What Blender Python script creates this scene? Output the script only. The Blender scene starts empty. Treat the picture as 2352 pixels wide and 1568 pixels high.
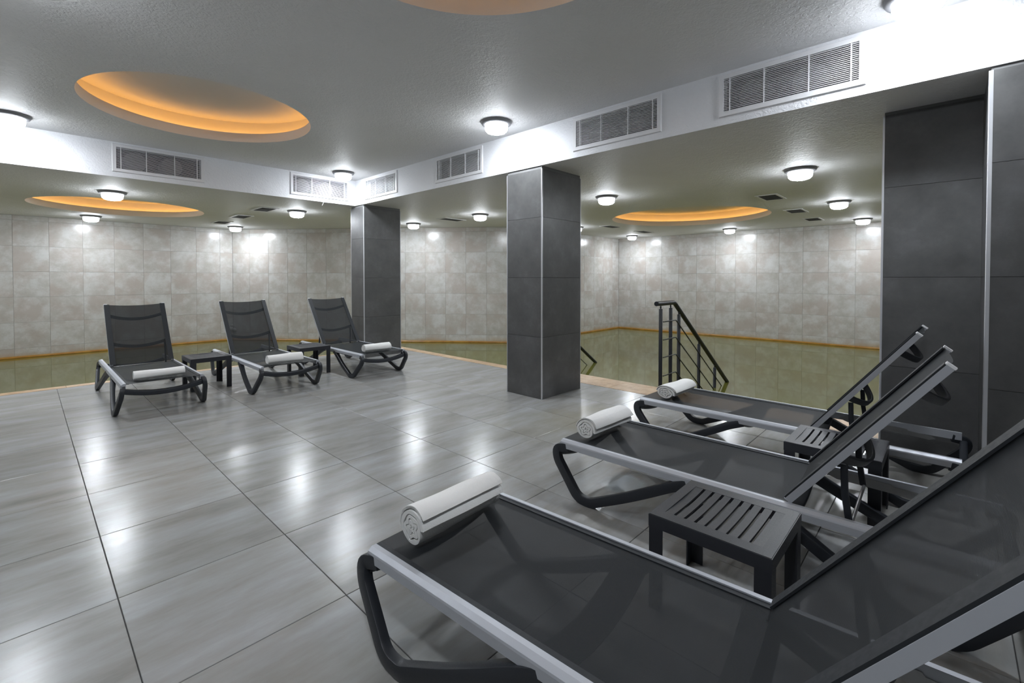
import bpy, bmesh, math, random
from mathutils import Vector, Matrix, noise
random.seed(7)
S = bpy.context.scene
C = S.collection
PI = math.pi

# ------------------------------------------------------------------ camera, world, exposure
def cam_axes(yaw, pitch, roll):
    cy, sy = math.cos(yaw), math.sin(yaw)
    f = Vector((sy*math.cos(pitch), cy*math.cos(pitch), math.sin(pitch)))
    r = Vector((cy, -sy, 0)); u = r.cross(f)
    r2 = r*math.cos(roll)+u*math.sin(roll); u2 = -r*math.sin(roll)+u*math.cos(roll)
    return r2, u2, f
r_, u_, f_ = cam_axes(math.radians(46.563378), math.radians(-1.0619), math.radians(-0.01015))
cd = bpy.data.cameras.new('camera'); cam = bpy.data.objects.new('camera', cd); C.objects.link(cam)
M4 = Matrix(((r_.x, u_.x, -f_.x, 0), (r_.y, u_.y, -f_.y, 0), (r_.z, u_.z, -f_.z, 1.2), (0, 0, 0, 1)))
cam.matrix_world = M4
cd.sensor_width = 36; cd.lens = 1059.6616/2352*36
cd.shift_y = (658.8755-784)/2352; cd.clip_start = .02; cd.clip_end = 100
S.camera = cam
w = bpy.data.worlds.new('world'); S.world = w; w.use_nodes = True
w.node_tree.nodes['Background'].inputs[0].default_value = (.6, .65, .7, 1)
w.node_tree.nodes['Background'].inputs[1].default_value = .0
S.view_settings.view_transform = 'Standard'; S.view_settings.look = 'None'
S.view_settings.gamma = 1; S.view_settings.use_curve_mapping = False
S.view_settings.exposure = 0.0
S.render.engine = 'CYCLES'
S.cycles.max_bounces = 10; S.cycles.diffuse_bounces = 6; S.cycles.glossy_bounces = 4
S.cycles.transparent_max_bounces = 12; S.cycles.sample_clamp_indirect = 6
S.cycles.caustics_reflective = False; S.cycles.caustics_refractive = False
LAMP = 265.0      # radiance of the opal lamp globes
COVE = 7.0       # radiance of the amber strips in the ceiling domes

# ------------------------------------------------------------------ sizes (metres)
HU, HL = 2.69, 2.31            # high ceiling over the deck, low ceiling over the pool
FX, FY = 3.5, 6.62             # planes of the two fascias
WZ = -0.2                      # water level
XL, YF = -3.3, -2.8            # unseen walls behind the camera
YW, XR, YB = 11.85, 11.55, 6.78
CX0, CX1 = 3.26, 7.3           # ends of the slanted wall

# ------------------------------------------------------------------ materials
def nodes(name):
    m = bpy.data.materials.new(name); m.use_nodes = True
    nt = m.node_tree; b = nt.nodes['Principled BSDF']
    return m, nt, b
def N(nt, t, **kw):
    n = nt.nodes.new(t)
    for k, v in kw.items(): setattr(n, k, v)
    return n
def rgb(r, g, b): return (r, g, b, 1)
def ramp(nt, stops):
    n = N(nt, 'ShaderNodeValToRGB'); e = n.color_ramp.elements
    e[0].position, e[0].color = stops[0][0], stops[0][1]
    e[1].position, e[1].color = stops[-1][0], stops[-1][1]
    for p, c in stops[1:-1]:
        x = e.new(p); x.color = c
    return n
def noise_n(nt, vec, scale, detail=4, rough=.55, dist=0):
    n = N(nt, 'ShaderNodeTexNoise'); n.inputs['Scale'].default_value = scale
    n.inputs['Detail'].default_value = detail; n.inputs['Roughness'].default_value = rough
    n.inputs['Distortion'].default_value = dist
    if vec is not None: nt.links.new(vec, n.inputs['Vector'])
    return n
def bump(nt, b, h, strength, dist, normal=None):
    n = N(nt, 'ShaderNodeBump'); n.inputs['Strength'].default_value = strength; n.inputs['Distance'].default_value = dist
    nt.links.new(h, n.inputs['Height'])
    if normal is not None: nt.links.new(normal, n.inputs['Normal'])
    nt.links.new(n.outputs[0], b.inputs['Normal'])
    return n
def mapr(nt, v, a, b_, c, d):
    n = N(nt, 'ShaderNodeMapRange')
    for i, x in zip((1, 2, 3, 4), (a, b_, c, d)): n.inputs[i].default_value = x
    nt.links.new(v, n.inputs[0]); return n
def mixc(nt, f, a, b_, mode='MIX'):
    n = N(nt, 'ShaderNodeMix', data_type='RGBA', blend_type=mode)
    for s, v in ((n.inputs[0], f), (n.inputs[6], a), (n.inputs[7], b_)):
        if hasattr(v, 'node'): nt.links.new(v, s)
        else: s.default_value = v
    return n.outputs[2]
def flat(name, col, rough=.5, metal=0, spec=.5, bmp=None):
    m, nt, b = nodes(name)
    b.inputs['Base Color'].default_value = rgb(*col); b.inputs['Roughness'].default_value = rough
    b.inputs['Metallic'].default_value = metal; b.inputs['Specular IOR Level'].default_value = spec
    pos = N(nt, 'ShaderNodeTexCoord').outputs['Object']
    n = noise_n(nt, pos, bmp[0] if bmp else 60, 3)
    r = mapr(nt, n.outputs[0], .3, .7, max(0, rough-.06), rough+.06); nt.links.new(r.outputs[0], b.inputs['Roughness'])
    if bmp: bump(nt, b, n.outputs[0], bmp[1], bmp[2])
    return m
def emis(name, col, s):
    m, nt, b = nodes(name)
    b.inputs['Base Color'].default_value = rgb(.8, .8, .8)
    b.inputs['Emission Color'].default_value = rgb(*col); b.inputs['Emission Strength'].default_value = s
    return m
def tile_vec(nt, sc=(1, 1, 1)):
    """world position shifted by each tile's own random number, so that no two tiles print alike"""
    g = N(nt, 'ShaderNodeNewGeometry').outputs['Position']
    o = N(nt, 'ShaderNodeObjectInfo').outputs['Random']
    m = N(nt, 'ShaderNodeVectorMath', operation='SCALE'); m.inputs[0].default_value = (37, 53, 71)
    nt.links.new(o, m.inputs['Scale'])
    a = N(nt, 'ShaderNodeVectorMath', operation='ADD'); nt.links.new(g, a.inputs[0]); nt.links.new(m.outputs[0], a.inputs[1])
    mp = N(nt, 'ShaderNodeMapping'); mp.inputs['Scale'].default_value = sc; nt.links.new(a.outputs[0], mp.inputs[0])
    return mp.outputs[0], o, g

def floor_mat():
    m, nt, b = nodes('floor_tile_grey')
    v, o, g = tile_vec(nt, (1.0, 4.2, 1))
    n1 = noise_n(nt, v, 1.5, 6, .62, 0)
    v2, _, _ = tile_vec(nt, (1, 1.6, 1)); n2 = noise_n(nt, v2, 9, 5, .65)
    mid = mixc(nt, .14, n1.outputs['Fac'], n2.outputs['Fac'])
    r = ramp(nt, [(.3, rgb(.22, .215, .205)), (.46, rgb(.29, .285, .272)), (.6, rgb(.335, .34, .34)), (.75, rgb(.40, .415, .43))])
    nt.links.new(mid, r.inputs[0])
    # tile to tile tone
    tone = mapr(nt, o, 0, 1, .93, 1.07)
    c = mixc(nt, 1, r.outputs[0], tone.outputs[0], 'MULTIPLY')
    # two marks that stay with the floor: a dried white splash and an ochre puddle edge
    for (px, py, r0, r1, col, k) in ((2.40, 1.37, .10, .14, rgb(.50, .56, .60), .55), (3.35, 2.15, .30, .55, rgb(.24, .215, .15), .5), (2.9, 2.4, .25, .5, rgb(.25, .235, .18), .35)):
        dn = noise_n(nt, g, 6, 4); ds = N(nt, 'ShaderNodeVectorMath', operation='DISTANCE'); nt.links.new(g, ds.inputs[0]); ds.inputs[1].default_value = (px, py, 0)
        ad = N(nt, 'ShaderNodeMath', operation='MULTIPLY_ADD'); nt.links.new(dn.outputs[0], ad.inputs[0]); ad.inputs[1].default_value = r1*.9; nt.links.new(ds.outputs['Value'], ad.inputs[2])
        fs = mapr(nt, ad.outputs[0], r0+r1*.45, r1+r1*.45, k, 0); c = mixc(nt, fs.outputs[0], c, col)
    nt.links.new(c, b.inputs['Base Color'])
    # gloss: damp film in streaks and patches
    r4 = mapr(nt, mid, .3, .7, .20, .243)
    nt.links.new(r4.outputs[0], b.inputs['Roughness'])
    b.inputs['Specular IOR Level'].default_value = .30
    mp = N(nt, 'ShaderNodeMapping'); mp.inputs['Scale'].default_value = (1, 2.2, 1); nt.links.new(g, mp.inputs[0])
    n5 = noise_n(nt, mp.outputs[0], 4, 3, .5, 0)
    b1 = bump(nt, b, n5.outputs[0], .22, .004)
    n6 = noise_n(nt, v2, 160, 2)
    bump(nt, b, n6.outputs[0], .08, .001, b1.outputs[0])
    return m
def walltile_mat():
    m, nt, b = nodes('wall_tile_beige')
    v, o, g = tile_vec(nt)
    n1 = noise_n(nt, v, 3.4, 7, .66, 0)
    r = ramp(nt, [(.3, rgb(.41, .385, .345)), (.45, rgb(.475, .46, .43)), (.55, rgb(.54, .535, .515)), (.75, rgb(.60, .60, .59))])
    nt.links.new(n1.outputs[0], r.inputs[0])
    # pinkish clouds
    n2 = noise_n(nt, v, 2.3, 5, .62, 0); f = mapr(nt, n2.outputs[0], .47, .6, 0, .75)
    c = mixc(nt, f.outputs[0], r.outputs[0], rgb(.43, .375, .335))
    # thin veins
    vo = N(nt, 'ShaderNodeTexVoronoi', feature='DISTANCE_TO_EDGE'); vo.inputs['Scale'].default_value = 4.2
    wv = noise_n(nt, v, 3, 3); vm = N(nt, 'ShaderNodeVectorMath', operation='ADD'); nt.links.new(v, vm.inputs[0]); nt.links.new(wv.outputs['Color'], vm.inputs[1])
    nt.links.new(vm.outputs[0], vo.inputs['Vector'])
    fv = mapr(nt, vo.outputs[0], 0, .03, .35, 0)
    c = mixc(nt, fv.outputs[0], c, rgb(.44, .42, .39))
    # pale calcium tide just over the water
    sx = N(nt, 'ShaderNodeSeparateXYZ'); nt.links.new(g, sx.inputs[0])
    nz = noise_n(nt, g, 2.5, 3); zz = N(nt, 'ShaderNodeMath', operation='MULTIPLY_ADD'); nt.links.new(nz.outputs[0], zz.inputs[0]); zz.inputs[1].default_value = -.14; nt.links.new(sx.outputs['Z'], zz.inputs[2])
    ft = mapr(nt, zz.outputs[0], -.25, -.16, .55, 0)
    c = mixc(nt, ft.outputs[0], c, rgb(.42, .27, .10))
    nt.links.new(c, b.inputs['Base Color'])
    b.inputs['Roughness'].default_value = .22
    n6 = noise_n(nt, v, 14, 3); bump(nt, b, n6.outputs[0], .10, .002)
    return m
def coltile_mat():
    m, nt, b = nodes('column_tile_charcoal')
    v, o, g = tile_vec(nt)
    n1 = noise_n(nt, v, 4, 6, .68, 0)
    r = ramp(nt, [(.3, rgb(.062, .062, .062)), (.55, rgb(.088, .088, .088)), (.75, rgb(.125, .125, .128))])
    nt.links.new(n1.outputs[0], r.inputs[0]); nt.links.new(r.outputs[0], b.inputs['Base Color'])
    n2 = noise_n(nt, v, 3, 3); rr = mapr(nt, n2.outputs[0], .3, .7, .34, .48); nt.links.new(rr.outputs[0], b.inputs['Roughness'])
    n6 = noise_n(nt, v, 70, 2); bump(nt, b, n6.outputs[0], .12, .001)
    return m
def plaster_mat(name, col, rough, scale, strength, dist):
    m, nt, b = nodes(name)
    g = N(nt, 'ShaderNodeNewGeometry').outputs['Position']
    n1 = noise_n(nt, g, .7, 3); r = ramp(nt, [(.35, rgb(*[c*.93 for c in col])), (.65, rgb(*col))]); nt.links.new(n1.outputs[0], r.inputs[0])
    nt.links.new(r.outputs[0], b.inputs['Base Color'])
    b.inputs['Roughness'].default_value = rough
    n2 = noise_n(nt, g, scale, 2, .5, .7)
    n3 = noise_n(nt, g, scale*.25, 2, .5, .2)
    a = N(nt, 'ShaderNodeMath', operation='ADD'); nt.links.new(n2.outputs[0], a.inputs[0]); nt.links.new(n3.outputs[0], a.inputs[1])
    bump(nt, b, a.outputs[0], strength, dist)
    return m
def stone_mat():
    m, nt, b = nodes('travertine')
    v, o, g = tile_vec(nt, (1, 1, 1))
    n1 = noise_n(nt, v, 9, 6, .65, 0)
    r = ramp(nt, [(.3, rgb(.36, .22, .12)), (.5, rgb(.50, .34, .20)), (.75, rgb(.62, .48, .32))])
    nt.links.new(n1.outputs[0], r.inputs[0]); nt.links.new(r.outputs[0], b.inputs['Base Color'])
    b.inputs['Roughness'].default_value = .4
    bump(nt, b, n1.outputs[0], .3, .003)
    return m
def water_mat():
    m, nt, b = nodes('pool_water_olive')
    g = N(nt, 'ShaderNodeNewGeometry').outputs['Position']
    n1 = noise_n(nt, g, .35, 3); r = ramp(nt, [(.35, rgb(.095, .092, .018)), (.65, rgb(.125, .125, .03))]); nt.links.new(n1.outputs[0], r.inputs[0])
    nt.links.new(r.outputs[0], b.inputs['Base Color'])
    b.inputs['Roughness'].default_value = .03; b.inputs['IOR'].default_value = 1.33
    mp = N(nt, 'ShaderNodeMapping'); mp.inputs['Scale'].default_value = (1, 1, 1); nt.links.new(g, mp.inputs[0])
    n2 = noise_n(nt, mp.outputs[0], 1.6, 2, .4); bump(nt, b, n2.outputs[0], .05, .02)
    return m
def sling_mat():
    m, nt, b = nodes('sling_textilene')
    tc = N(nt, 'ShaderNodeTexCoord').outputs['Object']
    b.inputs['Base Color'].default_value = rgb(.0125, .015, .0175); b.inputs['Roughness'].default_value = .6
    b.inputs['Specular IOR Level'].default_value = .22
    wv = []
    for d in ('X', 'Y'):
        x = N(nt, 'ShaderNodeTexWave', bands_direction=d); x.inputs['Scale'].default_value = 130; nt.links.new(tc, x.inputs[0]); wv.append(x)
    mu = N(nt, 'ShaderNodeMath', operation='ADD'); nt.links.new(wv[0].outputs['Fac'], mu.inputs[0]); nt.links.new(wv[1].outputs['Fac'], mu.inputs[1])
    bump(nt, b, mu.outputs[0], .25, .0006)
    tr = N(nt, 'ShaderNodeBsdfTransparent'); mx = N(nt, 'ShaderNodeMixShader'); mx.inputs[0].default_value = .90
    out = nt.nodes['Material Output']
    nt.links.new(tr.outputs[0], mx.inputs[1]); nt.links.new(b.outputs[0], mx.inputs[2]); nt.links.new(mx.outputs[0], out.inputs[0])
    return m
def towel_mat():
    m, nt, b = nodes('white_terry')
    tc = N(nt, 'ShaderNodeTexCoord').outputs['Object']
    b.inputs['Base Color'].default_value = rgb(.86, .86, .845); b.inputs['Roughness'].default_value = 1
    b.inputs['Specular IOR Level'].default_value = .1
    n1 = noise_n(nt, tc, 260, 2); n2 = noise_n(nt, tc, 30, 3)
    a = N(nt, 'ShaderNodeMath', operation='ADD'); nt.links.new(n1.outputs[0], a.inputs[0]); nt.links.new(n2.outputs[0], a.inputs[1])
    bump(nt, b, a.outputs[0], .6, .002)
    return m
def calc_mat():
    m, nt, b = nodes('ochre_calcium_crust')
    g = N(nt, 'ShaderNodeNewGeometry').outputs['Position']
    n1 = noise_n(nt, g, 6, 4); r = ramp(nt, [(.35, rgb(.26, .115, .015)), (.65, rgb(.36, .19, .03))]); nt.links.new(n1.outputs[0], r.inputs[0])
    nt.links.new(r.outputs[0], b.inputs['Base Color']); b.inputs['Roughness'].default_value = .3
    bump(nt, b, n1.outputs[0], .5, .004)
    return m

def globe_mat():
    """opal globe over a flat LED disc: the underside gives more light than the flank"""
    m, nt, b = nodes('opal_globe_lit'); b.inputs['Base Color'].default_value = rgb(.8, .8, .8)
    b.inputs['Emission Color'].default_value = rgb(.885, .935, 1.0)
    z = N(nt, 'ShaderNodeSeparateXYZ'); nt.links.new(N(nt, 'ShaderNodeTexCoord').outputs['Object'], z.inputs[0])
    r = mapr(nt, z.outputs['Z'], -.108, -.07, LAMP, LAMP*.035); nt.links.new(r.outputs[0], b.inputs['Emission Strength'])
    return m

MT = dict(
    floor=floor_mat(), grout=flat('grout_dark', (.05, .05, .048), .8), walltile=walltile_mat(), wgrout=flat('grout_pale', (.30, .29, .27), .8),
    col=coltile_mat(), cgrout=flat('column_core_grey', (.16, .16, .16), .8),
    ceil=plaster_mat('ceiling_paint', (.80, .80, .80), .6, 60, .8, .006), fascia=plaster_mat('fascia_paint', (.86, .87, .90), .6, 60, .8, .005),
    dome=plaster_mat('dome_paint', (.78, .76, .73), .7, 90, .2, .002), plain=flat('plain_plaster', (.5, .5, .49), .7),
    stone=stone_mat(), water=water_mat(), calc=calc_mat(), sling=sling_mat(), towel=towel_mat(),
    alu=flat('brushed_aluminium', (.47, .49, .53), .48, .35), edge=flat('edge_profile_metal', (.62, .63, .66), .35, .6),
    plastic=flat('anthracite_plastic', (.017, .020, .026), .42, 0, .5, (300, .15, .0005)), table=flat('anthracite_table_plastic', (.021, .0225, .028), .45, 0, .5, (220, .2, .0005)),
    steel=flat('galvanised_steel', (.42, .42, .42), .35, .85), rail=flat('navy_black_paint', (.012, .014, .019), .38),
    white=flat('white_powder_coat', (.80, .80, .82), .45), cavity=flat('dark_cavity', (.02, .02, .021), .85, 0, .2), duct=flat('galvanised_duct', (.13, .125, .12), .5, .3),
    lamp=globe_mat(), cove=emis('amber_led_strip', (1.0, .47, .10), COVE), lampring=flat('lamp_ring_grey', (.20, .20, .21), .5, .2),
    hem=flat('sling_hem', (.022, .025, .029), .55, 0, .3), diff=flat('diffuser_grey', (.10, .10, .095), .6), poolwall=flat('pool_basin', (.12, .12, .06), .5),
    reddust=flat('fitting_grey', (.45, .45, .43), .4))

# ------------------------------------------------------------------ mesh helpers
class MB:
    def __init__(s): s.v = []; s.f = []
    def add(s, vs, fs):
        n = len(s.v); s.v += [tuple(p) for p in vs]; s.f += [tuple(i+n for i in f) for f in fs]; return s
    def box(s, x0, x1, y0, y1, z0, z1):
        return s.add([(x0, y0, z0), (x1, y0, z0), (x1, y1, z0), (x0, y1, z0), (x0, y0, z1), (x1, y0, z1), (x1, y1, z1), (x0, y1, z1)],
                     [(0, 3, 2, 1), (4, 5, 6, 7), (0, 1, 5, 4), (1, 2, 6, 5), (2, 3, 7, 6), (3, 0, 4, 7)])
    def cbox(s, x0, x1, y0, y1, z0, z1, c):
        """box with its edges chamfered by c"""
        bm = bmesh.new(); m = MB().box(x0, x1, y0, y1, z0, z1)
        vs = [bm.verts.new(p) for p in m.v]
        for f in m.f: bm.faces.new([vs[i] for i in f])
        bmesh.ops.bevel(bm, geom=list(bm.edges), offset=c, segments=1, affect='EDGES')
        bm.verts.index_update()
        s.add([v.co[:] for v in bm.verts], [[v.index for v in f.verts] for f in bm.faces]); bm.free(); return s
    def prism(s, poly, axis, a, b):
        """polygon (2-D) extruded along axis from a to b"""
        def P(u, v, t): return {'x': (t, u, v), 'y': (u, t, v), 'z': (u, v, t)}[axis]
        n = len(poly)
        return s.add([P(u, v, a) for u, v in poly]+[P(u, v, b) for u, v in poly],
                     [tuple(range(n))[::-1], tuple(range(n, 2*n))]+[(i, (i+1) % n, n+(i+1) % n, n+i) for i in range(n)])
    def sweep(s, path, prof, side=(1, 0, 0), scale=None, caps=True):
        side = Vector(side); P = [Vector(p) for p in path]; n = len(prof); vs = []
        for i, p in enumerate(P):
            t = (P[min(i+1, len(P)-1)]-P[max(i-1, 0)]).normalized()
            u = (side-t*side.dot(t)).normalized(); v = t.cross(u)
            k = scale[i] if scale else (1, 1)
            for a, b in prof: vs.append(p+u*a*k[0]+v*b*k[1])
        fs = [(i*n+j, i*n+(j+1) % n, (i+1)*n+(j+1) % n, (i+1)*n+j) for i in range(len(P)-1) for j in range(n)]
        if caps: fs += [tuple(range(n))[::-1], tuple(range((len(P)-1)*n, len(P)*n))]
        return s.add([tuple(q) for q in vs], fs)
    def lathe(s, prof, n=32, c=(0, 0, 0)):
        vs = []; m = len(prof)
        for i in range(n):
            a = 2*PI*i/n
            for r, z in prof: vs.append((c[0]+r*math.cos(a), c[1]+r*math.sin(a), c[2]+z))
        return s.add(vs, [(i*m+j, ((i+1) % n)*m+j, ((i+1) % n)*m+j+1, i*m+j+1) for i in range(n) for j in range(m-1)])
    def mesh(s, name, mat, smooth=False, fix=True):
        me = bpy.data.meshes.new(name); me.from_pydata(s.v, [], s.f)
        if fix:
            bm = bmesh.new(); bm.from_mesh(me); bmesh.ops.remove_doubles(bm, verts=bm.verts, dist=1e-6)
            bmesh.ops.recalc_face_normals(bm, faces=bm.faces); bm.to_mesh(me); bm.free()
        me.materials.append(mat)
        if smooth: me.shade_smooth()
        return me
    def obj(s, name, mat, parent=None, smooth=False, auto=None, fix=True):
        me = s.mesh(name, mat, smooth, fix)
        if auto is not None:
            me.shade_smooth()
            me.set_sharp_from_angle(angle=math.radians(auto))
        return link(name, me, parent)
def link(name, data, parent=None, loc=(0, 0, 0), rz=0):
    o = bpy.data.objects.new(name, data); C.objects.link(o); o.location = loc; o.rotation_euler = (0, 0, rz)
    if parent: o.parent = parent
    return o
def thing(name, label, cat, loc=(0, 0, 0), rz=0, group=None, data=None):
    o = link(name, data, None, loc, rz); o['label'] = label; o['category'] = cat
    if group: o['group'] = group
    return o
def struct(o): o['kind'] = 'structure'; return o
def copy_tree(o, parent=None):
    c = o.copy(); C.objects.link(c)
    if parent: c.parent = parent
    for ch in o.children: copy_tree(ch, c)
    return c
def circ(r, n=12): return [(r*math.cos(2*PI*i/n), r*math.sin(2*PI*i/n)) for i in range(n)]
def rrect(w, h, r, n=3):
    p = []
    for cx, cy, a0 in ((w/2-r, h/2-r, 0), (-w/2+r, h/2-r, 90), (-w/2+r, -h/2+r, 180), (w/2-r, -h/2+r, 270)):
        for i in range(n+1):
            a = math.radians(a0+90*i/n); p.append((cx+r*math.cos(a), cy+r*math.sin(a)))
    return p
def fillet(pts, r, n=5):
    """polyline with rounded corners; r one number or one per inner point"""
    P = [Vector(p) for p in pts]; out = [P[0]]
    for i in range(1, len(P)-1):
        rr = r if not isinstance(r, (list, tuple)) else r[i-1]
        a, b = (P[i-1]-P[i]), (P[i+1]-P[i]); k = min(rr, a.length*.49, b.length*.49)
        A, B = P[i]+a.normalized()*k, P[i]+b.normalized()*k
        for j in range(n+1):
            t = j/n; out.append(A*(1-t)**2+P[i]*2*t*(1-t)+B*t*t)
    out.append(P[-1]); return out

# ------------------------------------------------------------------ floor: dark bed and square tiles, each its own piece
floor = struct(MB().box(XL, 4.39, YF, 7.03, -.35, -.004).obj('floor', MT['grout']))
GX, GY, PX, PY, G = .2245, 1.645, .5985, .605, .0016
def slab(x0, x1, y0, y1, z0, z1, c=.0012):
    m = MB(); m.add([(x0, y0, z0), (x1, y0, z0), (x1, y1, z0), (x0, y1, z0), (x0, y0, z1-c), (x1, y0, z1-c), (x1, y1, z1-c), (x0, y1, z1-c),
                     (x0+c, y0+c, z1), (x1-c, y0+c, z1), (x1-c, y1-c, z1), (x0+c, y1-c, z1)],
                    [(8, 9, 10, 11)]+[(i, (i+1) % 4, 4+(i+1) % 4, 4+i) for i in range(4)]+[(4+i, 4+(i+1) % 4, 8+(i+1) % 4, 8+i) for i in range(4)])
    return m
full = slab(-PX/2+G, PX/2-G, -PY/2+G, PY/2-G, -.006, 0).mesh('floor_tile', MT['floor'])
for i in range(-6, 8):
    for j in range(-8, 10):
        x0, x1, y0, y1 = GX+i*PX, GX+(i+1)*PX, GY+j*PY, GY+(j+1)*PY
        a, b, c, d = max(x0, XL), min(x1, 4.388), max(y0, YF), min(y1, 7.028)
        if b-a < .02 or d-c < .02: continue
        cx, cy = (x0+x1)/2, (y0+y1)/2
        if a == x0 and b == x1 and c == y0 and d == y1: link('floor_tile', full, floor, (cx, cy, 0))
        else: link('floor_tile', slab(a-cx+G, b-cx-G, c-cy+G, d-cy-G, -.006, 0).mesh('floor_tile', MT['floor']), floor, (cx, cy, 0))

# ------------------------------------------------------------------ walls with their tiles
ROWS = [-.60, -.478, -.028, .422, .872, 1.322, 1.772, 2.222, HL-.003]
def tiled_wall(name, p0, p1, first, width, thick=.15):
    """wall face from p0 to p1 (room on the left hand), tiles laid from the first joint on"""
    d = Vector((p1[0]-p0[0], p1[1]-p0[1], 0)); L = d.length; d.normalize(); nrm = Vector((-d.y, d.x, 0))
    ang = math.atan2(d.y, d.x)
    w = struct(MB().box(0, L, -thick, -.004, -1.3, 2.9).obj(name, MT['wgrout'])); w.location = (p0[0], p0[1], 0); w.rotation_euler = (0, 0, ang)
    cuts = [0]; x = first
    while x < L-.03: cuts.append(x); x += width
    cuts.append(L); cache = {}
    for i in range(len(cuts)-1):
        for k in range(len(ROWS)-1):
            W, H = cuts[i+1]-cuts[i], ROWS[k+1]-ROWS[k]; key = (round(W, 3), round(H, 3))
            if key not in cache:
                m = slab(-W/2+.0016, W/2-.0016, -H/2+.0016, H/2-.0016, -.006, 0, .0016)
                m.v = [(x, z, y) for x, y, z in m.v]; cache[key] = m.mesh('wall_tile', MT['walltile'])
            link('wall_tile', cache[key], w, ((cuts[i]+cuts[i+1])/2, 0, (ROWS[k]+ROWS[k+1])/2))
    return w
# room lies on the left of the running direction, so walk the boundary anti-clockwise... from the right wall round to the left
W4 = tiled_wall('wall_right', (XR, YF), (XR, YB), (.5), .459)
W3 = tiled_wall('wall_back', (XR, YB), (CX1, YB), .33, .459)
W2 = tiled_wall('wall_middle', (CX1, YB), (CX0, YW), .20, .452)
W1 = tiled_wall('wall_left', (CX0, YW), (XL, YW), .25, .45)
struct(MB().box(XL-.15, XL, YF, YW+.2, -1.3, 3.1).obj('wall_side', MT['plain']))
struct(MB().box(XL-.15, XR+.2, YF-.15, YF, -1.3, 3.1).obj('wall_front', MT['plain']))
# ochre crust at the water line, one strip per wall
def strip(n, p0, p1):
    d = Vector((p1[0]-p0[0], p1[1]-p0[1], 0)); L = d.length
    o = struct(MB().prism([(-.001, WZ-.03), (.016, WZ-.03), (.02, WZ+.012), (.012, WZ+.03), (-.001, WZ+.036)], 'x', 0, L).obj('trim_%d' % n, MT['calc']))
    o.location = (p0[0], p0[1], 0); o.rotation_euler = (0, 0, math.atan2(d.y, d.x)); return o
strip(1, (XR, YF), (XR, YB)); strip(2, (XR, YB), (CX1, YB)); strip(3, (CX1, YB), (CX0, YW)); strip(4, (CX0, YW), (XL, YW))

# ------------------------------------------------------------------ pool: water and basin edge, coping
def edge_y(x): return 7.175-.027*(x+.2)
poly = [(XL+.001, edge_y(XL)-.02), (4.521, 7.001), (4.521, 3.901), (4.761, 3.901), (4.761, YF+.001), (XR-.001, YF+.001), (XR-.001, YB-.001), (CX1, YB-.001), (CX0, YW-.001), (XL+.001, YW-.001)]
wt = thing('pool_water', 'still olive-green thermal pool water around the deck', 'water')
g = MB().prism(poly, 'z', -1.25, WZ).obj('water_surface', MT['water'], wt)
cop = thing('pool_coping', 'narrow tan travertine edging between grey deck and pool', 'pool edge')
MB().prism([(XL+.001, 7.031), (4.391, 7.031), (4.391, YF+.001), (4.76, YF+.001), (4.76, 3.9), (4.52, 3.9), (4.52, 7.0), (XL+.001, edge_y(XL)-.021)], 'z', -1.26, -.032).obj('basin_wall', MT['poolwall'], cop)
x = XL
while x < 4.39:
    x1 = min(x+.6, 4.39)
    m = MB().prism([(x+.0015, 7.032), (x1-.0015, 7.032), (x1-.0015, edge_y(x1)), (x+.0015, edge_y(x))], 'z', -.032, .001)
    m.obj('coping_stone', MT['stone'], cop); x = x1
MB().prism([(4.3915, 7.032), (4.392, 3.9), (4.545, 3.9), (4.545, 7.04), (4.39, 7.05)][::-1], 'z', -.032, 0).v
y = 7.05
while y > 3.9+.01:
    y1 = max(y-.6, 3.9); MB().box(4.392, 4.545, y1+.0015, y-.0015, -.032, .001).obj('coping_stone', MT['stone'], cop); y = y1
while y > YF+.01:
    y1 = max(y-.6, YF); MB().box(4.392, 4.785, y1+.0015, y-.0015, -.032, .001).obj('coping_stone', MT['stone'], cop); y = y1

# ------------------------------------------------------------------ ceilings with round domes
def hole_ring(m, x0, x1, y0, y1, cx, cy, r, z, n=96):
    """square plate with a round hole"""
    vs = []
    for i in range(n):
        a = 2*PI*i/n+PI/4; c, s = math.cos(a), math.sin(a)
        k = min(((x1-cx) if c > 0 else (cx-x0))/max(abs(c), 1e-9), ((y1-cy) if s > 0 else (cy-y0))/max(abs(s), 1e-9))
        vs += [(cx+r*c, cy+r*s, z), (cx+k*c, cy+k*s, z)]
    m.add(vs, [(2*i, 2*i+1, (2*i+3) % (2*n), (2*i+2) % (2*n)) for i in range(n)])
def rect(m, x0, x1, y0, y1, z):
    if x1-x0 > 1e-4 and y1-y0 > 1e-4: m.add([(x0, y0, z), (x1, y0, z), (x1, y1, z), (x0, y1, z)], [(0, 3, 2, 1)])
def holed(m, x0, x1, y0, y1, z, holes):
    y = y0
    for cx, cy, r in sorted(holes, key=lambda h: h[1]):
        q = r*1.15; rect(m, x0, x1, y, cy-q, z); rect(m, x0, cx-q, cy-q, cy+q, z); rect(m, cx+q, x1, cy-q, cy+q, z)
        hole_ring(m, cx-q, cx+q, cy-q, cy+q, cx, cy, r, z); y = cy+q
    rect(m, x0, x1, y, y1, z)
DOMES = [(1.154, 4.917, .87, HU), (1.19, 1.32, .87, HU), (1.083, 9.50, 1.07, HL), (8.33, 3.48, 1.34, HL)]
m = MB(); holed(m, XL, FX, YF, FY, HU, [d[:3] for d in DOMES[:2]])
ceil = struct(m.obj('ceiling', MT['ceil'], fix=False))
m = MB(); holed(m, XL, XR, FY, YW, HL, [DOMES[2][:3]]); holed(m, FX, XR, YF, FY, HL, [DOMES[3][:3]])
low = struct(m.obj('ceiling', MT['ceil'], fix=False))
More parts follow.
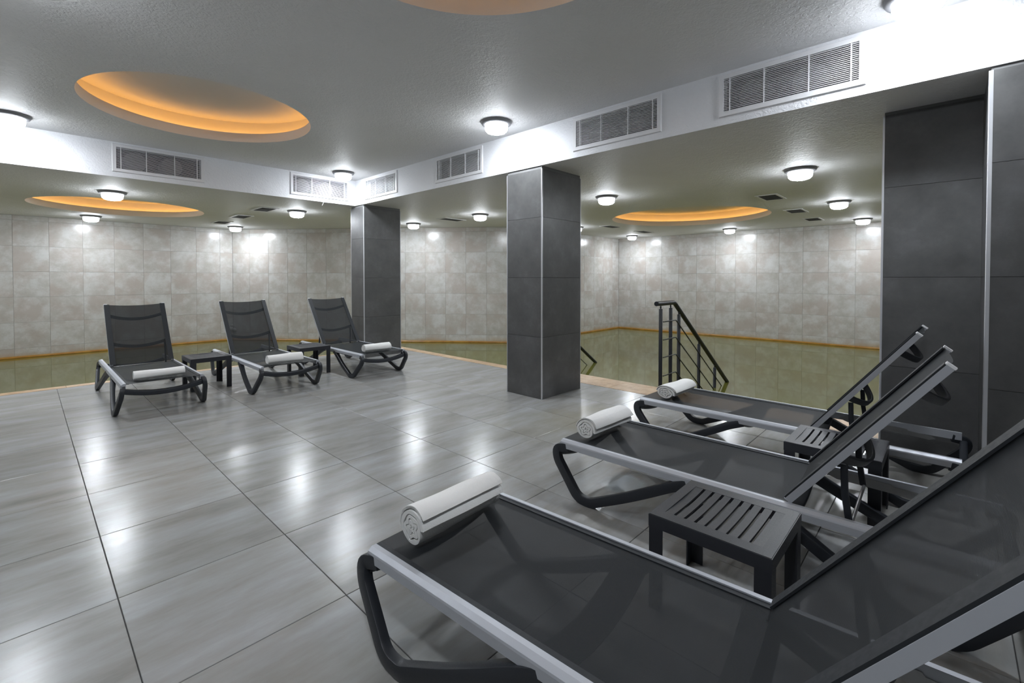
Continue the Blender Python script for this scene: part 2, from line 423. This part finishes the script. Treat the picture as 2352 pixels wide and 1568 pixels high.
for o in (ceil, low):
    bm = bmesh.new(); bm.from_mesh(o.data)
    for f in bm.faces:
        if f.normal.z > 0: f.normal_flip()
    bm.to_mesh(o.data); bm.free()
struct(MB().box(XL-.1, XR+.1, YF-.1, YW+.1, 3.1, 3.2).obj('ceiling_slab', MT['plain']))
for cx, cy, r, z in DOMES:
    par = ceil if z == HU else low
    lip, out, top = .095, .13, .25
    MB().lathe([(r, 0), (r, lip), (r+.02, lip+.004), (r+.03, lip-.02), (r+out, lip-.02), (r+out, top)], 128, (cx, cy, z)).obj('dome_lip', MT['dome'], par, auto=40)
    MB().lathe([(r+out, top), (.001, top)], 128, (cx, cy, z)).obj('dome_top', MT['dome'], par)
    MB().lathe([(r+.060, lip-.019), (r+.060, lip-.005), (r+.075, lip-.005), (r+.075, lip-.019)], 96, (cx, cy, z)).obj('light_strip', MT['cove'], par)

# ------------------------------------------------------------------ fascias with grille openings
GZ0, GZ1, GW, FR = 2.365, 2.672, .86, .036
RG = [.805, 2.103, 4.183, 5.887]        # centres along Y on the right fascia
LG = [1.098, 2.968]                     # centres along X on the left fascia
def fascia_mesh(L0, L1, centres, back):
    """in local (u, depth, z): face at depth 0, thickness behind"""
    m = MB(); hw = GW/2-FR; z0, z1 = GZ0+FR, GZ1-FR; T = .07
    m.box(L0, L1, 0, T, HL+.001, z0); m.box(L0, L1, 0, T, z1, HU+.02); u = L0
    for c in sorted(centres): m.box(u, c-hw, 0, T, z0, z1); u = c+hw
    m.box(u, L1, 0, T, z0, z1); return m
fr = fascia_mesh(YF, FY+.07, RG, 0); fr.v = [(FX+d, u, z) for u, d, z in fr.v]
fr.obj('fascia', MT['fascia'], ceil)
fl = fascia_mesh(XL, FX, LG, 0); fl.v = [(u, FY+d, z) for u, d, z in fl.v]
fl.obj('fascia', MT['fascia'], ceil)

def make_grille():
    """face looks towards local -Y, centre of the opening at the origin"""
    t = link('air_grille', None); W, H = GW, GZ1-GZ0
    m = MB(); D = .012
    o = [(-W/2, -H/2), (W/2, -H/2), (W/2, H/2), (-W/2, H/2)]; i_ = [(-W/2+FR, -H/2+FR), (W/2-FR, -H/2+FR), (W/2-FR, H/2-FR), (-W/2+FR, H/2-FR)]
    e = .006; o2 = [(x*(1-e/W*2), z*(1-e/H*2)) for x, z in o]
    vs = [(x, 0, z) for x, z in o]+[(x, -D, z) for x, z in o2]+[(x, -D, z) for x, z in i_]+[(x, .02, z) for x, z in i_]
    fs = []
    for k in range(3): fs += [(k*4+j, k*4+(j+1) % 4, k*4+4+(j+1) % 4, k*4+4+j) for j in range(4)]
    m.add(vs, fs).obj('frame', MT['white'], t)
    n = 20; hw, hh = W/2-FR, H/2-FR
    me = MB().prism([(-.0075, -.0030), (.009, -.0004), (.009, .0030), (-.0075, .0006)], 'x', -hw, hw).mesh('slat', MT['white'])
    for k in range(n): link('slat', me, t, (0, 0, -hh+(k+.5)*2*hh/n))
    mb = MB().box(-.003, .003, -.009, .012, -hh, hh).mesh('mullion', MT['white'])
    for x in (-hw+.04, -hw/3, hw/3, hw-.04): link('mullion', mb, t, (x, 0, 0))
    # plenum behind the slats
    m = MB(); x, z, d0, d1 = hw+.004, hh+.004, .018, .30
    m.add([(-x, d0, -z), (x, d0, -z), (x, d0, z), (-x, d0, z), (-x, d1, -z), (x, d1, -z), (x, d1, z), (-x, d1, z)], [(4, 5, 6, 7), (0, 1, 5, 4), (1, 2, 6, 5), (2, 3, 7, 6), (3, 0, 4, 7)])
    m.obj('plenum', MT['cavity'], t)
    for cx in (-.22, .12):
        b = MB().lathe([(.001, 0), (.10, 0), (.105, .01), (.105, .16)], 28).obj('blower', MT['duct'], t, auto=40)
        b.rotation_euler = (-PI/2, 0, 0); b.location = (cx, .10, 0)
    return t
gr0 = make_grille(); first = True
gl = [((c, FY, (GZ0+GZ1)/2), 0, l) for c, l in zip(LG, (
    'white slatted air grille on left fascia above the first lounger', 'white slatted air grille on left fascia, right next to the beam corner'))]
gl += [((FX, c, (GZ0+GZ1)/2), -PI/2, l) for c, l in zip(RG, (
    'largest, nearest white slatted air grille on right fascia by the tall wall column', 'white slatted air grille on right fascia just right of the middle column',
    'white slatted air grille on right fascia just left of the middle column', 'smallest white slatted air grille on right fascia, left next to the beam corner'))]
for loc, rz, lab in gl:
    o = gr0 if first else copy_tree(gr0); first = False
    o.location = loc; o.rotation_euler = (0, 0, rz); o['label'] = lab; o['category'] = 'air vent'; o['group'] = 'slatted grilles along the white fascia'
t = thing('hanging_wire', 'thin loose white wire hanging below the left corner grille', 'wire', data=MB().sweep(fillet([(3.0, FY+.03, HL+.02), (3.0, FY-.01, HL-.01), (2.975, FY-.015, HL-.055)], .02), circ(.0022, 6)).mesh('hanging_wire', MT['white']))

# ------------------------------------------------------------------ columns
def panel_faces(par, x0, x1, y0, y1, z0, z1, joints, sides, tk=.009):
    zs = [z0]+[j for j in joints if z0 < j < z1]+[z1]; g = .0012
    for k in range(len(zs)-1):
        a, b = zs[k]+g, zs[k+1]-g; c = .006
        for sd in sides:
            if sd == '-x': m = MB().box(x0-tk, x0, y0+c-tk, y1-c+tk, a, b)
            if sd == '+x': m = MB().box(x1, x1+tk, y0+c-tk, y1-c+tk, a, b)
            if sd == '-y': m = MB().box(x0+c-tk, x1-c+tk, y0-tk, y0, a, b)
            if sd == '+y': m = MB().box(x0+c-tk, x1-c+tk, y1, y1+tk, a, b)
            cx, cy = (x0+x1)/2, (y0+y1)/2
            m.obj('tile', MT['col'], par)
def edge_trim(par, x, y, sx, sy, z0, z1, w=.011):
    """thin metal corner profile; sx, sy point out of the column"""
    r = w
    p = [(x-sx*r, y), (x-sx*.002, y-sy*.0), (x, y-sy*.002), (x, y-sy*r), (x-sx*r, y-sy*r)]
    MB().prism([(x-sx*r, y-sy*r), (x-sx*r, y), (x-sx*.003, y), (x, y-sy*.003), (x, y-sy*r)], 'z', z0, z1).obj('edge_trim', MT['edge'], par)
J = [.615, 1.208, 1.806]
def column(x0, x1, y0, y1, label, top=2.28):
    t = thing('column', label, 'column', group='charcoal tiled columns around the deck')
    tk = .009
    MB().box(x0+tk, x1-tk, y0+tk, y1-tk, -.3, HL).obj('core', MT['cgrout'], t)
    panel_faces(t, x0+tk, x1-tk, y0+tk, y1-tk, .001, top, J, ('-x', '+x', '-y', '+y'))
    for sx, sy in ((-1, -1), (1, -1), (-1, 1), (1, 1)):
        edge_trim(t, (x0 if sx < 0 else x1)+sx*.001, (y0 if sy < 0 else y1)+sy*.001, sx, sy, .001, top)
    return t
column(3.505, 4.165, 2.912, 3.395, 'square charcoal tiled column standing free in the middle of the room')
column(3.505, 4.15, 6.385, 6.775, 'charcoal tiled column under the corner where the two white fascias meet')
t = thing('wall_column', 'wide stepped charcoal tiled column at the right behind the loungers', 'column', group='charcoal tiled columns around the deck')
tk = .009
MB().box(3.5+tk, 4.38, -1.9, -.14-tk, -.3, HL).box(3.98+tk, 4.38, -.15, .335-tk, -.3, HL).obj('core', MT['cgrout'], t)
panel_faces(t, 3.5+tk, 4.38, -1.9, -.14-tk, .001, 2.29, J, ('-x', '+y'))
panel_faces(t, 3.98+tk, 4.38-tk, -.14, .335-tk, .001, 2.29, J, ('-x', '+y', '+x'))
edge_trim(t, 3.499, -.139, -1, 1, .001, 2.29, .018); edge_trim(t, 3.979, .336, -1, 1, .001, 2.29, .012); edge_trim(t, 4.381, .336, 1, 1, .001, 2.29)

# ------------------------------------------------------------------ ceiling lamps
def make_lamp():
    t = link('ceiling_lamp', None)
    MB().lathe([(.001, 0), (.146, 0), (.147, -.008), (.138, -.026), (.118, -.032), (.110, -.030)], 40).obj('ring', MT['lampring'], t, auto=50)
    MB().lathe([(.109, -.020), (.110, -.055), (.104, -.082), (.085, -.100), (.055, -.109), (.001, -.112)], 40).obj('globe', MT['lamp'], t, smooth=True)
    return t
LA = [
 (3.10, 6.20, HU, 'lit round lamp on the high ceiling at the corner of the two fascias'),
 (3.11, 3.15, HU, 'lit round lamp on the high ceiling above the middle column'),
 (3.24, .135, HU, 'lit round lamp cut by the top edge at the right'),
 (-.08, 6.21, HU, 'lit round lamp on the high ceiling cut by the left edge'),
 (-.10, 3.15, HU, 'lit round lamp on the high ceiling left of the camera'),
 (-.10, .13, HU, 'lit round lamp on the high ceiling above the camera'),
 (.786, 7.78, HL, 'lit round lamp in front of the far left amber dome'),
 (.82, 11.02, HL, 'lit round lamp behind the far left amber dome by the tiled wall'),
 (3.09, 7.79, HL, 'lit round lamp over the pool just left of the corner column'),
 (3.11, 11.08, HL, 'small lit round lamp by the bend of the left tiled wall'),
 (5.41, 7.86, HL, 'lit round lamp over the pool just right of the corner column'),
 (5.44, 5.91, HL, 'lit round lamp over the pool just left of the middle column'),
 (5.435, 3.383, HL, 'lit round lamp over the pool just right of the middle column'),
 (5.43, 1.11, HL, 'biggest lit round lamp on the low ceiling, above the handrail'),
 (8.08, 1.163, HL, 'lit round lamp right of the right-hand amber dome'),
 (10.74, 1.176, HL, 'lit round lamp at the far right beside the wall column'),
 (10.84, 3.57, HL, 'lit round lamp by the right tiled wall behind the amber dome'),
 (10.86, 5.99, HL, 'smallest lit round lamp by the far right corner of the pool'),
 (8.2, 5.84, HL, 'lit round lamp over the pool hidden behind the middle column'),
 (-1.6, 7.78, HL, 'lit round lamp over the pool outside the left edge, near row'),
 (-1.6, 11.0, HL, 'lit round lamp over the pool outside the left edge, far row'),
 (8.08, -1.2, HL, 'lit round lamp over the pool hidden behind the wall column'),
]
l0 = make_lamp()
for k, (x, y, z, lab) in enumerate(LA):
    o = l0 if k == 0 else copy_tree(l0)
    o.location = (x, y, z); o['label'] = lab; o['category'] = 'ceiling lamp'; o['group'] = 'round opal lamps on the ceilings'

# ------------------------------------------------------------------ ceiling diffusers
def make_diffuser():
    t = link('ceiling_diffuser', None); W, H, b = .50, .27, .03
    m = MB()
    for a in ((-W/2, W/2, -H/2, -H/2+b), (-W/2, W/2, H/2-b, H/2), (-W/2, -W/2+b, -H/2+b, H/2-b), (W/2-b, W/2, -H/2+b, H/2-b)): m.cbox(*a, -.010, -.001, .002)
    m.obj('frame', MT['white'], t)
    MB().box(-W/2+b, W/2-b, -H/2+b, H/2-b, -.003, -.001).obj('core', MT['cavity'], t)
    m = MB()
    for i in range(1, 22): x = -W/2+b+i*(W-2*b)/22; m.box(x-.001, x+.001, -H/2+b, H/2-b, -.009, -.003)
    for i in range(1, 10): y = -H/2+b+i*(H-2*b)/10; m.box(-W/2+b, W/2-b, y-.001, y+.001, -.009, -.003)
    g = m.obj('grid', MT['diff'], t); g['kind'] = 'stuff'
    return t
DF = [(2.66, 7.98, PI/2, 'square-looking grey ceiling diffuser nearest the left fascia, one of three left of the corner column'),
      (2.68, 9.22, PI/2, 'grey ceiling diffuser in the middle of the three left of the corner column'),
      (2.69, 10.43, PI/2, 'farthest grey ceiling diffuser left of the corner column, by the amber dome rim'),
      (5.53, 6.80, 0, 'thin grey ceiling diffuser between the corner column and middle column'),
      (7.02, 1.78, 0, 'biggest grey ceiling diffuser right of the right-hand amber dome'),
      (8.736, 1.84, 0, 'middle grey ceiling diffuser right of the right-hand amber dome'),
      (10.17, 1.86, 0, 'farthest grey ceiling diffuser right of the right-hand amber dome'),
      (8.64, 5.26, 0, 'grey ceiling diffuser below the left tip of the right-hand amber dome'),
      (10.14, 5.28, 0, 'grey ceiling diffuser below the right-hand amber dome, above a small lamp')]
d0 = make_diffuser()
for k, (x, y, rz, lab) in enumerate(DF):
    o = d0 if k == 0 else copy_tree(d0)
    o.location = (x, y, HL); o.rotation_euler = (0, 0, rz); o['label'] = lab.replace('square-looking ', ''); o['category'] = 'air vent'; o['group'] = 'rectangular diffusers in the low ceiling'

# ------------------------------------------------------------------ handrails into the pool
def make_rail():
    t = link('pool_handrail', None); sl = -1.162/1.708
    def zt(x): return .940 if x <= 4.85 else .940+(x-4.85)*sl      # rail axis
    end = 6.95
    MB().sweep(fillet([(4.43, 0, .940), (4.85, 0, .940), (end, 0, zt(end))], .03, 4), circ(.0245, 20), (0, 1, 0)).obj('top_rail', MT['rail'], t, auto=50)
    for x in (4.528, 4.764, 4.971, 5.541, 6.062):
        top = zt(x)-.055; z0 = .001 if x < 4.8 else -.9
        p = MB().lathe([(.001, z0), (.019, z0), (.019, top-.003), (.016, top), (.001, top)], 20, (x, 0, 0)).obj('post', MT['rail'], t, auto=50)
        MB().lathe([(.001, top), (.007, top), (.007, top+.012), (.011, top+.018), (.007, top+.026), (.006, zt(x)-.018), (.001, zt(x)-.018)], 14, (x, 0, 0)).obj('connector', MT['rail'], p, auto=50)
        if z0 > 0: MB().lathe([(.001, .012), (.03, .012), (.034, .001), (.001, .001)], 20, (x, 0, 0)).obj('base_flange', MT['rail'], p, auto=50)
    for z in (.75, .563, .380, .188):
        xe = 4.842+(z+.9)/-sl
        MB().sweep(fillet([(4.54, -.024, z), (4.842, -.024, z), (min(xe, 6.9), -.024, z+(min(xe, 6.9)-4.842)*sl)], .02, 3), circ(.0065, 8), (0, 1, 0)).obj('bar', MT['rail'], t, auto=60)
    return t
r0 = make_rail(); r0.location = (0, 2.165, 0)
r0['label'] = 'dark metal handrail with five posts descending into the pool beside the loungers'; r0['category'] = 'handrail'; r0['group'] = 'pair of pool stair handrails'
r1 = copy_tree(r0); r1.location = (0, 4.26, 0); r1['label'] = 'dark handrail mostly hidden behind the middle column, its low end showing at the water'

# ------------------------------------------------------------------ sun loungers; local +Y runs from the foot end to the head end
RW = .285                      # half distance between the rail axes
HINGE, ZR, LEN = 1.115, .30, 1.77
BL, BA = .765, math.radians(52.0)
def bow(half, y0, z0, sag, dirv, n=14):
    """points across the lounger bowed along dirv in the middle"""
    return [(half*(2*i/n-1), y0+dirv[0]*sag*(1-(2*i/n-1)**2), z0+dirv[1]*sag*(1-(2*i/n-1)**2)) for i in range(n+1)]
def make_lounger():
    t = link('sun_lounger', None)
    for s in (-1, 1):
        # side rail, aluminium, bevelled on its outer top edge
        prof = [(-.015, 0), (.002, .0), (.016, -.010), (.018, -.016), (.018, -.044), (-.015, -.044)]
        MB().prism([(s*(RW+a), ZR+b) for a, b in prof], 'y', .012, LEN-.012).obj('side_rail', MT['alu'], t)
    for flip in (0, 1):
        Y = (lambda y: LEN-y) if flip else (lambda y: y)
        for s in (-1, 1):
            pts = [(s*(RW+.000), Y(.055), .262), (s*(RW+.012), Y(-.014), .250), (s*(RW+.020), Y(-.004), .195), (s*(RW+.044), Y(.150), .024), (s*(RW+.046), Y(.235), .024), (s*(RW+.030), Y(.46), .125), (s*(RW+.004), Y(.66), .232), (s*(RW-.01), Y(.74), .262)]
            P = fillet(pts, [.04, .03, .05, .022, .15, .05], 5)
            sc = []
            for p in P:
                d = abs(p.y-Y(0)); sc.append((1+.5*max(0, (d-.5)/.25), 1.0))
            MB().sweep(P, rrect(.034, .047, .004, 2), (1, 0, 0), sc).obj('leg', MT['plastic'], t, auto=40)
        # bowed end beam joining the two legs
        MB().sweep(bow(RW+.012, Y(.004), .238, .045, (0, -1)), rrect(.036, .046, .010), (0, 1, 0)).obj('end_beam', MT['plastic'], t, auto=40)
        # broad bowed beam under the seat where the legs meet the rails
        MB().sweep(bow(RW-.012, Y(.69), .250, .060, (0, -1)), rrect(.105, .016, .006), (0, 1, 0)).obj('seat_beam', MT['plastic'], t, auto=40)
    # sling of the seat
    def sling(y0, y1, ny, zf, name):
        m = MB(); nx = 12; hw = RW-.014; vs = []
        for j in range(ny+1):
            y = y0+(y1-y0)*j/ny
            for i in range(nx+1):
                u = 2*i/nx-1; vs.append((u*hw, y, zf(u, y)))
        m.add(vs, [(j*(nx+1)+i, j*(nx+1)+i+1, (j+1)*(nx+1)+i+1, (j+1)*(nx+1)+i) for j in range(ny) for i in range(nx)])
        return m
    e = lambda u, y: ZR-.006-.010*(1-u*u)*min(1, y/.15)
    sling(.004, HINGE, 16, e, '').obj('seat_sling', MT['sling'], t, smooth=True)
    for s in (-1, 1): MB().box(min(s*(RW-.036), s*(RW-.015)), max(s*(RW-.036), s*(RW-.015)), .006, HINGE, ZR-.008, ZR-.0045).obj('sling_hem', MT['hem'], t)
    # ------------- backrest frame, tilted about the hinge
    back = link('backrest', None, t, (0, HINGE, ZR+.004)); back.rotation_euler = (BA, 0, 0)
    hb = RW-.030                       # inside the seat rails
    for s in (-1, 1):
        prof = [(-.013, .012), (.008, .012), (.012, .008), (.012, -.017), (-.013, -.017)]
        o = MB().prism([(s*(hb+a), b) for a, b in prof], 'y', 0, BL).obj('back_rail', MT['alu'], back)
        MB().prism([(s*(hb+a*1.15), b*1.1) for a, b in prof], 'y', BL, BL+.008).obj('end_cap', MT['white'], back)
        MB().box(min(s*(hb-.034), s*(hb+.0118)), max(s*(hb-.034), s*(hb+.0118)), .004, BL-.002, .0085, .0145).obj('sling_hem', MT['hem'], back)
    m = MB(); nx, ny = 12, 14; vs = []
    for j in range(ny+1):
        v = BL*j/ny
        for i in range(nx+1):
            u = 2*i/nx-1; vs.append((u*(hb-.010), v, .008-.026*(1-u*u)*(.4+.6*j/ny)))
    m.add(vs, [(j*(nx+1)+i, j*(nx+1)+i+1, (j+1)*(nx+1)+i+1, (j+1)*(nx+1)+i) for j in range(ny) for i in range(nx)])
    m.obj('back_sling', MT['sling'], back, smooth=True)
    for v, sg in ((BL*.84, .085), (BL*.37, .085)):
        MB().sweep(bow(hb-.002, v, -.012, sg, (-.10, -1)), rrect(.014, .036, .005), (0, 0, 1)).obj('back_beam', MT['plastic'], back, auto=40)
    # ------------- prop: two struts and a steel rod resting in notched plates
    pv = BL*.33; py, pz = HINGE+pv*math.cos(BA)+.035*math.sin(BA), ZR+pv*math.sin(BA)-.035*math.cos(BA)
    for s in (-1, 1):
        MB().sweep([(s*(hb-.035), py, pz+.01), (s*(hb-.03), py+.004, pz-.1), (s*(hb-.026), py+.02, .262)], rrect(.016, .024, .005), (1, 0, 0)).obj('prop_strut', MT['plastic'], t, auto=40)
        pl = [(HINGE+.05, ZR-.034), (HINGE+.10, ZR-.010), (HINGE+.30, ZR-.020), (HINGE+.305, ZR-.028), (HINGE+.40, ZR-.030), (HINGE+.405, ZR-.040), (HINGE+.51, ZR-.048), (HINGE+.53, ZR-.062), (HINGE+.50, ZR-.072), (HINGE+.30, ZR-.058), (HINGE+.10, ZR-.052)]
        MB().prism(pl, 'x', min(s*(RW-.019), s*(RW-.016)), max(s*(RW-.019), s*(RW-.016))).obj('notched_plate', MT['steel'], t)
    MB().sweep([(-RW+.02, py+.024, .262), (RW-.02, py+.024, .262)], circ(.0065, 12), (0, 1, 0)).obj('prop_rod', MT['steel'], t, auto=60)
    return t
LO = [(.853, 5.09, 0, 'leftmost black mesh sun lounger with a thin rolled towel, facing the camera by the pool'),
      (1.935, 5.05, 0, 'black mesh sun lounger in the middle of the far row, towel near its foot'),
      (3.03, 5.03, 0, 'black mesh sun lounger of the far row in front of the corner column'),
      (1.078, 1.43, PI+math.radians(3.4), 'nearest and largest black mesh sun lounger, cut by the bottom right corner'),
      (2.352, 1.585, PI+math.radians(1.0), 'black mesh sun lounger in the middle of the near row, between two low tables'),
      (3.49, 1.695, PI-math.radians(.8), 'black mesh sun lounger farthest in the near row, against the wall column and handrail')]
s0 = make_lounger()
for k, (x, y, rz, lab) in enumerate(LO):
    o = s0 if k == 0 else copy_tree(s0)
    o.location = (x, y, 0); o.rotation_euler = (0, 0, rz); o['label'] = lab; o['category'] = 'sun lounger'
    o['group'] = 'far row of sun loungers' if k < 3 else 'near row of sun loungers'

# ------------------------------------------------------------------ low slatted tables
def make_table():
    t = link('side_table', None); W, D, H = .385, .405, .345     # W along X (slots run this way), D along Y
    ap = .046; bx, by = .052, .040; n = 9
    # rim of the top with the apron
    m = MB(); sw = (D-2*by)/n; gap = .010
    m.box(-W/2+.003, W/2-.003, -D/2+.003, -D/2+by, H-.012, H); m.box(-W/2+.003, W/2-.003, D/2-by, D/2-.003, H-.012, H)
    m.box(-W/2+.003, -W/2+bx, -D/2+by, D/2-by, H-.012, H); m.box(W/2-bx, W/2-.003, -D/2+by, D/2-by, H-.012, H)
    m.obj('top_frame', MT['table'], t)
    sl = MB()
    for k in range(n):
        y0 = -D/2+by+k*sw+(gap/2 if k else 0); y1 = -D/2+by+(k+1)*sw-(gap/2 if k < n-1 else 0)
        P = []; q = 8
        for i in range(q+1):
            x = -W/2+bx+(W-2*bx)*i/q; z = H-.0005-.004*(1-(2*i/q-1)**2); P += [(x, y0, z), (x, y1, z), (x, y1, H-.012), (x, y0, H-.012)]
        f = [(i*4+j, i*4+(j+1) % 4, i*4+4+(j+1) % 4, i*4+4+j) for i in range(q) for j in range(4)]
        MB().add(P, f+[(0, 1, 2, 3), (q*4, q*4+1, q*4+2, q*4+3)]).obj('slat', MT['table'], t)
    m = MB(); th = .006
    for a in ((-W/2, W/2, -D/2, -D/2+th), (-W/2, W/2, D/2-th, D/2), (-W/2, -W/2+th, -D/2+th, D/2-th), (W/2-th, W/2, -D/2+th, D/2-th)): m.box(*a, H-ap, H-.0015)
    m.obj('apron', MT['table'], t)
    for sx in (-1, 1):
        for sy in (-1, 1):
            x, y, L, i_ = sx*(W/2-.0015), sy*(D/2-.0015), .050, .005
            pl = [(x, y), (x-sx*L, y), (x-sx*L, y-sy*i_), (x-sx*i_, y-sy*i_), (x-sx*i_, y-sy*L), (x, y-sy*L)]
            MB().prism(pl, 'z', 0, H-ap+.002).obj('leg', MT['table'], t)
    return t
TB = [(1.745, .582, 0, 'nearest low black slatted table between the two front loungers'),
      (2.925, .418, 0, 'low black slatted table partly hidden behind the reclined backrest in the near row'),
      (1.383, 5.995, 0, 'low black table between the left and middle loungers of the far row'),
      (2.487, 5.94, 0, 'low black table between the middle and right loungers of the far row')]
t0 = make_table()
for k, (x, y, rz, lab) in enumerate(TB):
    o = t0 if k == 0 else copy_tree(t0)
    o.location = (x, y, 0); o.rotation_euler = (0, 0, rz); o['label'] = lab; o['category'] = 'table'; o['group'] = 'low square tables between the loungers'

# ------------------------------------------------------------------ rolled towels, axis along local X, lying on z = 0
def make_towel(seed, L, RY, RZ, turns=3.2, end=-60, layers=3, side=-1, flapdrop=0.0, puff=1.0):
    """spiral of folded terry cloth; side -1 puts the loose edge towards local -Y"""
    rnd = random.Random(seed); t = None; res = []
    ph = [rnd.uniform(0, 6.28) for _ in range(8)]
    nth, nl = 150, 22; th = .0042*puff
    def wob(a, x, r):
        return 1+.035*math.sin(2*a+ph[0]+9*x)+.02*math.sin(3*a+ph[1]-14*x)+.018*math.sin(25*x+ph[2]+a)
    def pt(x, a, r):
        k = r*wob(a, x, r)
        inner = max(0, 1-r/.75)                       # crumple of the core
        k *= 1+inner*.55*math.sin(5*a+ph[3])
        y, z = k*math.cos(a)*RY, k*math.sin(a)*RZ
        return y*(-side), z+RZ*.98
    parts = []
    E = math.radians(end); full = turns*2*PI
    # the rolled body, then the folded layers of its loose end lying one over the other
    specs = [(E+math.radians(35)-full, E+math.radians(35), 150, None)]
    for k in range(layers): specs.append((E-math.radians(150), E+math.radians(5*k-3), 40, k))
    for A0, A1, nth, k in specs:
        vs = []; W = (nl+1)*2
        for i in range(nth+1):
            f = i/nth; a = A0+(A1-A0)*f
            for j in range(nl+1):
                x = L*(j/nl-.5); xe = x
                if k is None: ro = .10+.90*f; ri = ro-.205
                else:
                    g_ = min(1, f/.75)**1.5
                    ro = .985+(.082*(k+1))*g_*(1+.10*math.sin(11*x+ph[5]+k)); ri = ro-.052
                    if f > .96: ro -= .012; ri += .012
                    xe = x*(1-.012*(layers-1-k)*g_)
                for r in (ro, ri):
                    y, z = pt(x, a, max(.015, r)); vs.append((xe, y, z))
        fs = []
        for i in range(nth):
            for j in range(nl):
                p = i*W+2*j; fs.append((p, p+2, p+W+2, p+W)); fs.append((p+1, p+W+1, p+W+3, p+3))
            fs.append((i*W, i*W+W, i*W+W+1, i*W+1)); p = i*W+2*nl; fs.append((p, p+1, p+W+1, p+W))
        for i in (0, nth):
            for j in range(nl): p = i*W+2*j; fs.append((p, p+1, p+3, p+2))
        parts.append(MB().add(vs, fs))
    return parts
def towel(name, loc, rz, lab, **kw):
    p = make_towel(**kw); me = p[0].mesh('rolled_towel', MT['towel'], True)
    me.set_sharp_from_angle(angle=math.radians(60))
    o = thing('rolled_towel', lab, 'towel', loc, rz, 'white rolled towels on the loungers', data=me)
    for q in p[1:]:
        m2 = q.mesh('folded_layer', MT['towel'], True); m2.set_sharp_from_angle(angle=math.radians(60)); link('folded_layer', m2, o)
    return o
ZT = .290
towel('a', (1.082, 1.318, ZT), math.radians(2), 'large white rolled towel on the nearest lounger', seed=1, L=.385, RY=.068, RZ=.063, end=134, layers=3, side=-1)
towel('b', (2.352, 1.475, ZT), math.radians(-1), 'white rolled towel on the middle lounger of the near row', seed=2, L=.375, RY=.070, RZ=.058, end=156, layers=3, side=-1)
towel('c', (3.475, 1.535, ZT), math.radians(-2), 'white rolled towel beside the handrail on the farthest near-row lounger', seed=3, L=.345, RY=.075, RZ=.050, end=160, layers=3, side=-1)
towel('d', (.838, 5.245, ZT+.005), math.radians(-1), 'thin white rolled towel on the leftmost lounger', seed=4, L=.375, RY=.046, RZ=.040, end=198, layers=2, side=-1)
towel('e', (1.905, 5.165, ZT+.005), math.radians(-3), 'white rolled towel on the middle lounger of the far row', seed=5, L=.35, RY=.056, RZ=.050, end=198, layers=2, side=-1)
towel('f', (3.01, 5.185, ZT+.005), math.radians(-2), 'white rolled towel on the lounger in front of the corner column', seed=6, L=.35, RY=.056, RZ=.047, end=198, layers=2, side=-1)

# ------------------------------------------------------------------ small fitting on the left wall seen through the middle lounger
t = thing('wall_jet', 'small grey double-nozzle jet on left wall seen through the middle backrest', 'water jet', (3.22, YW-.01, .06))
for x, z, r in ((-.03, 0, .055), (.05, -.03, .05), (.0, .075, .028)):
    MB().lathe([(.001, -r), (r*.7, -r*.75), (r, -r*.1), (r*.9, r*.5), (r*.4, r*.9), (.001, r)], 20, (x, -.04, z)).obj('nozzle', MT['reddust'], t, smooth=True)

bpy.context.view_layer.update()
